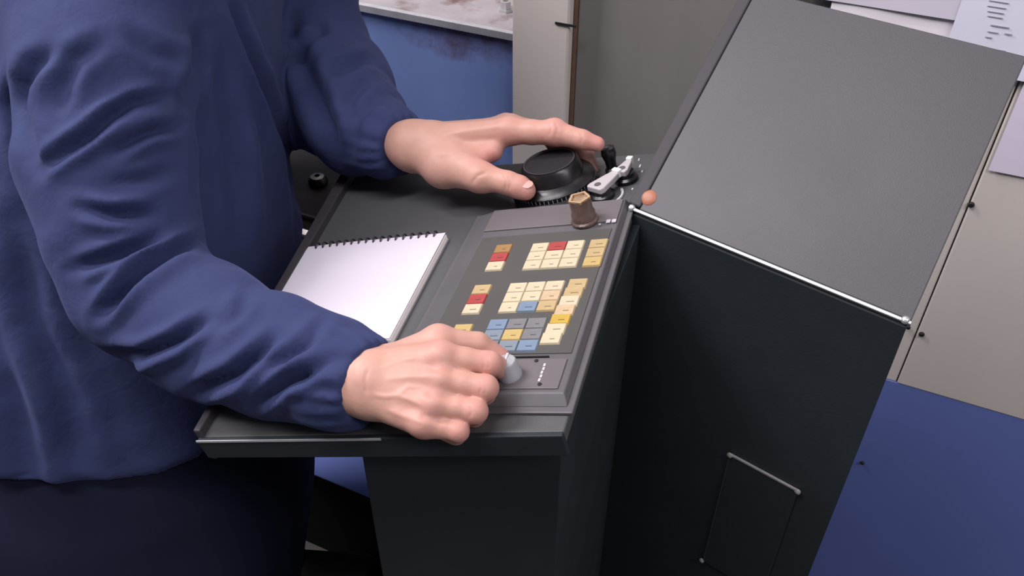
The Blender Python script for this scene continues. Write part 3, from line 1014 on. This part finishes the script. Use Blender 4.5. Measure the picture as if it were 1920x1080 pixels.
fingers = [
    [(mI, 0.0132), (mI * .5 + pI * .5, 0.0128), (pI, 0.0128), (dI, 0.0100), (tI, 0.0078)],
    [(mM, 0.0125), (pM, 0.0112), (dM, 0.0095), (tM, 0.0080)],
    [(mR, 0.0120), (pR, 0.0105), (dR, 0.0090), (tR, 0.0075)],
    [(mL, 0.0110), (pL, 0.0090), (dL, 0.0078), (tL, 0.0068)],
    [(tMc, 0.0138), (tIp, 0.0120), (at(974, 351, 0.870), 0.0118), (tTp, 0.0102)],
]
palm = [(wI, mI, 0.0210, 0.0138), (wM, mM, 0.020, 0.0130), (wR_, mR, 0.019, 0.0125), (wL, mL, 0.018, 0.0115),
        (tC, tMc, 0.0215, 0.0150), (W, wI, 0.0255, 0.022), (W, tC, 0.024, 0.021), (W, wL, 0.024, 0.018), (tC, at(925, 285, 0.905), 0.019, 0.010), (wI, tMc, 0.02, 0.012)]
back = Up * 0.95 - Fw * 0.2
extra = [(ellipsoid(mI + Up * 0.004, [Rt, Up, Fw], (0.012, 0.010, 0.012)), 0.008),
         (ellipsoid(tMc - Up * 0.003 - Fw * 0.003, [Rt, Up, Fw], (0.014, 0.0115, 0.0125)), 0.008),
         (ellipsoid(pI + Up * 0.0015, [Rt, Up, Fw], (0.011, 0.0125, 0.011)), 0.006)]
flush = [(mI, 0.018, 0.5), (pI, 0.02, 0.6), (tI, 0.02, 0.8), (tTp, 0.016, 0.8), (tIp, 0.012, 0.5), (at(925, 300, 0.89), 0.02, 0.9), (tMc, 0.015, 0.4)]
LH_v, LH_f, LH_fl = build_hand(W, at(690, 248, 1.0), fingers, palm, extra, flush, kpalm=0.010, kweb=0.007, wr=0.0245)
LTH = (tIp, tTp)
LH_v = etch(LH_v, LH_f, [
    (-0.0007, 2.5, [(944, 326), (950, 340), (947, 358)]), (-0.0006, 2.5, [(951, 326), (957, 341), (954, 358)]),
    (0.0010, 6, [(800, 262), (850, 250), (905, 240), (945, 236)]), (0.0009, 6, [(815, 290), (860, 285), (890, 300)]),
    (-0.0012, 8, [(850, 270), (900, 262), (935, 262)]), (-0.0009, 4, [(885, 345), (895, 330), (915, 322)]),
    (-0.0006, 3, [(1030, 226), (1034, 240), (1030, 256)]), (-0.0006, 3, [(1040, 226), (1046, 240), (1042, 258)]), (-0.0006, 3, [(1088, 246), (1092, 258), (1088, 272)])])

# ---- body: coarse, mostly under the clothes
NECK = (R_SH + L_SH) / 2 + Z * 0.08 + FD * 0.02
HEAD = NECK + Z * 0.17 + FD * 0.05
bf = Field((-0.75, 0.35, 0.0), (0.05, 1.35, 1.80), 0.011)
R_EL2, L_EL2 = at(270, 545, .80), at(616, 170, 1.10)
R_MID, L_MID = at(540, 675, .71), at(700, 250, 1.0)
for a_, b_, r0, r1 in ((R_SH, R_EL2, 0.045, 0.036), (R_EL2, R_MID, 0.030, 0.020), (R_MID, R_WR, 0.018, 0.016), (L_SH, L_EL2, 0.045, 0.036), (L_EL2, L_MID, 0.034, 0.026), (L_MID, L_WR, 0.026, 0.022),
                       (R_SH, L_SH, 0.05, 0.05), (HIP, (R_SH + L_SH) / 2, 0.11, 0.09), (HIP - SD * .06, HIP + SD * .06, 0.10, 0.10),
                       (NECK - Z * 0.06, NECK + Z * 0.10, 0.056, 0.052),
                       (HIP - SD * .1, np.array([HIP[0] - .02, HIP[1] - .10, 0.48]), 0.085, 0.055), (np.array([HIP[0] - .02, HIP[1] - .10, 0.48]), np.array([HIP[0] - .03, HIP[1] - .10, 0.09]), 0.055, 0.04),
                       (HIP + SD * .1, np.array([HIP[0] - .02, HIP[1] + .10, 0.48]), 0.085, 0.055), (np.array([HIP[0] - .02, HIP[1] + .10, 0.48]), np.array([HIP[0] - .03, HIP[1] + .10, 0.09]), 0.055, 0.04)):
    put(bf, cone(a_, b_, r0, r1), 0.03, 0.05)
put(bf, ellipsoid(HEAD, [FD, SD, Z], (0.098, 0.077, 0.118)), 0.03)
put(bf, ellipsoid(HEAD + FD * 0.055 - Z * 0.07, [FD, SD, Z], (0.045, 0.048, 0.042)), 0.04)
put(bf, cone(HEAD + FD * 0.092 + Z * 0.01, HEAD + FD * 0.116 - Z * 0.03, 0.008, 0.013), 0.015)
for s_ in (-1, 1):
    put(bf, ellipsoid(HEAD + SD * s_ * 0.08 - Z * 0.01, [FD, SD, Z], (0.02, 0.009, 0.032)), 0.006)
bv, bff = surface_nets(bf)
bv = relax(bv, bff, 2)
allv = np.concatenate([bv, RH_v, LH_v])
allf = np.concatenate([bff, RH_f + len(bv), LH_f + len(bv) + len(RH_v)])
body = person_part('body', allv, allf, M['skin'])
at2 = body.data.attributes.new('flush', 'FLOAT', 'POINT')
fl_all = np.concatenate([np.zeros(len(bv)), RH_fl, LH_fl])
if len(body.data.vertices) == len(fl_all):
    at2.data.foreach_set('value', fl_all.astype(np.float32))

# thumbnail of the left hand
c0 = LTH[0] * 0.10 + LTH[1] * 0.90
ax_ = LTH[1] - LTH[0]; ax_ /= np.linalg.norm(ax_)
nn = Up * 0.62 - Fw * 0.78 + Rt * 0.2
nn -= ax_ * (nn @ ax_); nn /= np.linalg.norm(nn)
sd_ = np.cross(nn, ax_)
vs, fs = [], []
for k in range(2):
    for j in range(7):
        for i in range(7):
            x, y = (i - 3) / 3, (j - 3) / 3
            rr = 0.0110 + 0.0004 - 0.0008 * k
            xx = x * math.sqrt(max(0.02, 1 - 0.92 * abs(y) ** 2.4))
            ang = xx * 0.62
            p_ = c0 + ax_ * (y * 0.0070 + 0.001) + nn * (rr * math.cos(ang) - 0.0004 * (y + 1)) + sd_ * rr * math.sin(ang)
            vs.append(p_ - np.array(per.location))
for k in range(2):
    for j in range(6):
        for i in range(6):
            a0 = k * 49 + j * 7 + i
            fs.append((a0, a0 + 1, a0 + 8, a0 + 7))
nail = MB().add(vs, fs).build('thumbnail', M['nail'], body, PMt, smooth=True)

# ---- jacket
JH = 0.0038
jf = Field((-0.80, 0.38, 0.81), (0.02, 1.36, 1.50), JH)
stack = [  # z, forward shift of centre, half depth, half width
    (0.54, 0.010, 0.245, 0.270), (0.62, 0.010, 0.240, 0.265), (0.85, -0.035, 0.228, 0.258), (0.97, -0.032, 0.208, 0.242), (1.10, -0.012, 0.192, 0.225),
    (1.22, 0.016, 0.170, 0.215), (1.32, 0.045, 0.145, 0.205), (1.40, 0.070, 0.115, 0.17), (1.46, 0.10, 0.078, 0.085), (1.56, 0.11, 0.07, 0.07)]
zs = [q[0] for q in stack]


def torso(x, y, z):
    zz = np.broadcast_to(z, (1, 1, z.shape[2]))
    sh = np.interp(zz, zs, [q[1] for q in stack]); hd = np.interp(zz, zs, [q[2] for q in stack]); hw = np.interp(zz, zs, [q[3] for q in stack])
    sidesh = np.interp(zz, zs, [0, 0, -0.02, 0.005, 0.045, 0.09, 0.11, 0.11, 0.11, 0.11])
    dx, dy = x - HIP[0], y - HIP[1]
    a_ = (dx * FD[0] + dy * FD[1] - sh) / hd
    b_ = (dx * SD[0] + dy * SD[1] - sidesh) / hw
    hemcut = 0.845 + 0.008 * np.sin(11 * x + 6 * y) - zz
    return np.maximum(hemcut, ((np.abs(a_) ** 2.4 + np.abs(b_) ** 2.4) ** (1 / 2.4) - 1) * np.minimum(hd, hw)).astype(np.float32)


jf.add(jf.lo, jf.lo + jf.n * JH, torso, 0.0)


def sleeve(pts, cut_p, cut_n, k_torso):
    S_ = Field(jf.lo, jf.lo + (jf.n - 1) * JH, JH)
    S_.n = jf.n; S_.d = np.full(jf.n, 0.5, np.float32)
    for (p_, r0), (q_, r1) in zip(pts[:-1], pts[1:]):
        put(S_, cone(p_, q_, r0, r1), 0.02, 0.04)
    sl, x, y, z = S_.sub(jf.lo, jf.lo + jf.n * JH)
    pl_ = (x - cut_p[0]) * cut_n[0] + (y - cut_p[1]) * cut_n[1] + (z - cut_p[2]) * cut_n[2]
    S_.d = np.maximum(S_.d, pl_.astype(np.float32)[:jf.n[0], :jf.n[1], :jf.n[2]])
    jf.d = smin(jf.d, S_.d, k_torso)


px = lambda n, d: n * d / FPX
rc = at(694, 716, 0.660)
rn = (R_WR - R_EL) / np.linalg.norm(R_WR - R_EL)
sleeve([(R_SH, px(150, .83)), (at(200, 150, .815), px(152, .815)), (at(207, 300, .81), px(150, .81)), (at(228, 430, .805), px(133, .805)), (at(262, 545, .80), px(118, .80)),
        (at(390, 620, .76), px(122, .76)), (at(520, 668, .715), px(107, .715)), (at(610, 694, .69), px(94, .69)), (at(648, 708, .675), px(84, .675)), (at(700, 716, .658), px(74, .658))], rc, rn, 0.018)
lc = at(752, 273, 0.957)
ln_ = (at(790, 262, .94) - at(700, 235, 1.0)); ln_ /= np.linalg.norm(ln_)
sleeve([(L_SH, px(105, 1.12)), (at(560, -40, 1.13), px(105, 1.13)), (at(590, 90, 1.13), px(100, 1.13)), (at(618, 175, 1.10), px(112, 1.10)), (at(670, 232, 1.03), px(90, 1.03)), (at(722, 262, .98), px(64, .98)), (at(775, 280, .945), px(46, .945))], lc, ln_, 0.018)
put(jf, cone((R_SH + L_SH) / 2, L_SH, 0.10, 0.085), 0.03, 0.06)
jv, jq = surface_nets(jf)
jv = relax(jv, jq, 3)
jn = normals(jv, jq)
rel = jv - CAM
dep = rel @ Fw
sx, sy = 960 + FPX * (rel @ Rt) / dep, 540 - FPX * (rel @ Up) / dep
facing = np.clip(-(jn * rel).sum(1) / np.linalg.norm(rel, axis=1), 0, 1)
facing = np.clip(facing * 3, 0, 1)
disp = np.zeros(len(jv))


def seg_dist(poly):
    # signed distance to a polyline plus an along-line falloff
    best = np.full(len(jv), 1e9); sgn = np.zeros(len(jv)); along = np.zeros(len(jv))
    P_ = np.array(poly, float)
    L_ = np.r_[0, np.cumsum(np.linalg.norm(np.diff(P_, axis=0), axis=1))]
    for i in range(len(P_) - 1):
        a_, b_ = P_[i], P_[i + 1]
        ab = b_ - a_; l2 = ab @ ab
        t = np.clip(((sx - a_[0]) * ab[0] + (sy - a_[1]) * ab[1]) / l2, 0, 1)
        ddx, ddy = sx - a_[0] - t * ab[0], sy - a_[1] - t * ab[1]
        dd = np.hypot(ddx, ddy)
        m_ = dd < best
        best = np.where(m_, dd, best)
        sgn = np.where(m_, np.sign(ab[0] * ddy - ab[1] * ddx), sgn)
        along = np.where(m_, (L_[i] + t * (L_[i + 1] - L_[i])) / L_[-1], along)
    return best, sgn, along


def fold(poly, amp, w, ridge=0.6, dmax=9):
    d_, s_, al = seg_dist(poly)
    env = np.sin(np.pi * np.clip(al, 0.02, 0.98)) ** 0.7
    prof = -np.exp(-(d_ / w) ** 2) + ridge * np.exp(-((d_ - 2.0 * w) / (1.1 * w)) ** 2)
    ok = dep < dmax
    global disp
    disp += 1.2 * amp * prof * env * facing * ok


RA = 0.86  # right-sleeve depth limit
fold([(110, 95), (62, 125), (40, 158), (31, 200), (42, 240), (70, 330)], 0.012, 16, 0.3)
fold([(318, 180), (250, 192), (208, 217), (167, 254), (125, 283), (79, 319)], 0.010, 11, 0.8, RA)
fold([(340, 236), (283, 246), (250, 262), (208, 287)], 0.009, 10, 0.7, RA)
fold([(200, 75), (142, 112), (121, 158), (112, 220)], 0.006, 15, 0.6, RA)
fold([(290, 400), (208, 404), (150, 390)], 0.008, 11, 0.7, RA)
fold([(330, 320), (260, 340), (190, 350)], 0.004, 13, 0.6, RA)
fold([(350, 120), (290, 100), (240, 60)], 0.004, 13, 0.6, RA)
fold([(372, 450), (330, 472), (271, 513), (220, 557), (185, 592)], 0.013, 11, 0.8, RA)
fold([(300, 452), (208, 482), (140, 505)], 0.009, 11, 0.7, RA)
fold([(400, 590), (327, 640), (260, 668), (190, 665)], 0.009, 11, 0.8, RA)
fold([(526, 625), (480, 670), (441, 702), (353, 740)], 0.009, 12, 0.8, RA)
fold([(650, 665), (590, 695), (541, 715), (478, 759)], 0.009, 10, 0.8, RA)
fold([(612, 600), (575, 645), (540, 672), (500, 690)], 0.006, 10, 0.7, RA)
fold([(470, 545), (440, 590), (400, 620)], 0.005, 11, 0.6, RA)
for (x0, y0_, x1, y1_) in () and ((688, 655, 640, 648), (684, 678, 640, 676), (678, 700, 628, 704), (672, 722, 622, 728), (668, 742, 620, 752), (660, 762, 615, 772)):
    fold([(x0, y0_), (x1, y1_)], 0.003, 6, 1.0, RA)
# torso front: placket edge and long drapes
fold([(425, -20), (437, 20), (467, 108), (508, 200), (542, 292), (556, 380), (560, 450)], 0.012, 8, 0.7)
fold([(395, 60), (420, 200), (440, 330), (450, 470)], 0.006, 18, 0.7)
fold([(480, 170), (500, 300), (510, 430)], 0.004, 14, 0.7)
fold([(365, 60), (372, 120), (350, 190)], 0.010, 12, 0.4)
fold([(30, 420), (60, 600), (130, 760), (160, 900)], 0.008, 24, 0.7)
fold([(-20, 560), (30, 760), (60, 1000)], 0.006, 26, 0.7)
# left sleeve
fold([(540, 40), (570, 120), (600, 200), (640, 290)], 0.010, 16, 0.7)
fold([(590, 40), (600, 60), (560, 100), (530, 130)], 0.008, 11, 0.7)
fold([(700, 110), (640, 130), (600, 160)], 0.008, 11, 0.7)
fold([(735, 190), (700, 190), (670, 220), (660, 290)], 0.007, 11, 0.7)
fold([(690, 150), (660, 190), (640, 240)], 0.005, 10, 0.7)
disp += 0.0035 * noise3(jv * np.array([1, 1, 0.6]), 7.0, 3) + 0.0013 * noise3(jv, 18.0, 8)
# the cuff ends and the hem keep their shape
for cp, cnm, ctr, lim in ((rc, rn, rc, 0.10), (lc, ln_, lc, 0.10)):
    q_ = jv - cp
    s_ = -(q_ @ cnm)
    rad = q_ + s_[:, None] * cnm
    near = (np.linalg.norm(rad, axis=1) < 0.075) & (s_ < lim) & (s_ > -0.02)
    fade = np.clip((s_ - 0.006) / 0.03, 0, 1)
    e1 = np.cross(cnm, Z); e1 /= np.linalg.norm(e1); e2 = np.cross(cnm, e1)
    ang = np.arctan2(rad @ e2, rad @ e1)
    gather = 0.0021 * np.sin(ang * 13 + 2.0 * np.sin(ang * 3)) * np.exp(-(s_ / 0.035) ** 2) * np.clip((s_ + 0.002) / 0.006, 0, 1)
    disp = np.where(near, disp * fade + gather, disp)
jv = jv + jn * np.clip(disp, -0.02, 0.014)[:, None]
jv = relax(jv, jq, 1, 0.5)
jk = person_part('jacket', jv, jq, M['jacket'])
jk['label'] = 'navy blue cotton work jacket with elasticated cuffs'

# ---- trousers, shoes, hair
tf = Field((-0.84, 0.46, 0.05), (-0.12, 1.25, 0.985), 0.008)
for s_ in (-1, 1):
    hp = HIP + SD * s_ * 0.095 - FD * 0.04
    kn_ = np.array([HIP[0] - 0.06, HIP[1] + s_ * 0.105, 0.48]); an = np.array([HIP[0] - 0.02, HIP[1] + s_ * 0.11, 0.10])
    put(tf, cone(hp, kn_, 0.11, 0.09), 0.02, 0.06); put(tf, cone(kn_, an, 0.085, 0.062), 0.02, 0.06)
tz = [0.30, 0.45, 0.60, 0.75, 0.96]


def seat(x, y, z):
    ip = lambda q: np.interp(z, tz, q)
    a_ = (x - ip([-0.50, -0.54, -0.54, -0.515, -0.475])) / ip([0.15, 0.22, 0.25, 0.232, 0.192])
    b_ = (y - ip([0.80, 0.77, 0.77, 0.81, 0.87])) / ip([0.2, 0.25, 0.275, 0.258, 0.222])
    return (((np.abs(a_) ** 2.3 + np.abs(b_) ** 2.3) ** (1 / 2.3) - 1) * 0.2 + np.maximum(0.40 - z, 0)).astype(np.float32)


tf.add(tf.lo, tf.lo + tf.n * tf.h, seat, 0.03)
tv, tq_ = surface_nets(tf)
tv = relax(tv, tq_, 2)
tn_ = normals(tv, tq_)
tv += tn_ * (0.004 * noise3(tv * np.array([1, 1, 0.5]), 8, 5))[:, None]
person_part('trousers', tv, tq_, M['trousers'])
for s_ in (-1, 1):
    c_ = np.array([HIP[0] - 0.02, HIP[1] + s_ * 0.11, 0])
    sf = Field(c_ + np.array([-0.12, -0.07, 0.0]), c_ + np.array([0.26, 0.07, 0.16]), 0.006)
    put(sf, cone(c_ + np.array([-0.03, 0, 0.05]), c_ + np.array([0.17, 0, 0.036]), 0.046, 0.042), 0.02)
    put(sf, cone(c_ + np.array([-0.02, 0, 0.06]), c_ + np.array([0, 0, 0.12]), 0.042, 0.046), 0.03)
    fl_ = sf.sub(sf.lo, sf.lo + sf.n * sf.h)
    sf.d = np.maximum(sf.d, np.broadcast_to((0.002 - fl_[3]), sf.d.shape).astype(np.float32)[:sf.n[0], :sf.n[1], :sf.n[2]])
    sf.d[:, :, 0] = 0.1
    v_, f_ = surface_nets(sf)
    person_part('shoe', v_, f_, M['shoe'])
hf = Field(HEAD - 0.17, HEAD + 0.17, 0.007)
put(hf, ellipsoid(HEAD + Z * 0.02 - FD * 0.012, [FD, SD, Z], (0.103, 0.086, 0.116)), 0)
_, x, y, z = hf.sub(hf.lo, hf.lo + hf.n * hf.h)
cut = ((x - HEAD[0]) * FD[0] + (y - HEAD[1]) * FD[1]) * 0.75 - (z - HEAD[2] - 0.035) * 0.66
hf.d = np.maximum(hf.d, cut.astype(np.float32)[:hf.n[0], :hf.n[1], :hf.n[2]])
v_, f_ = surface_nets(hf)
v_ = relax(v_, f_, 2)
person_part('hair', v_, f_, M['hair'])
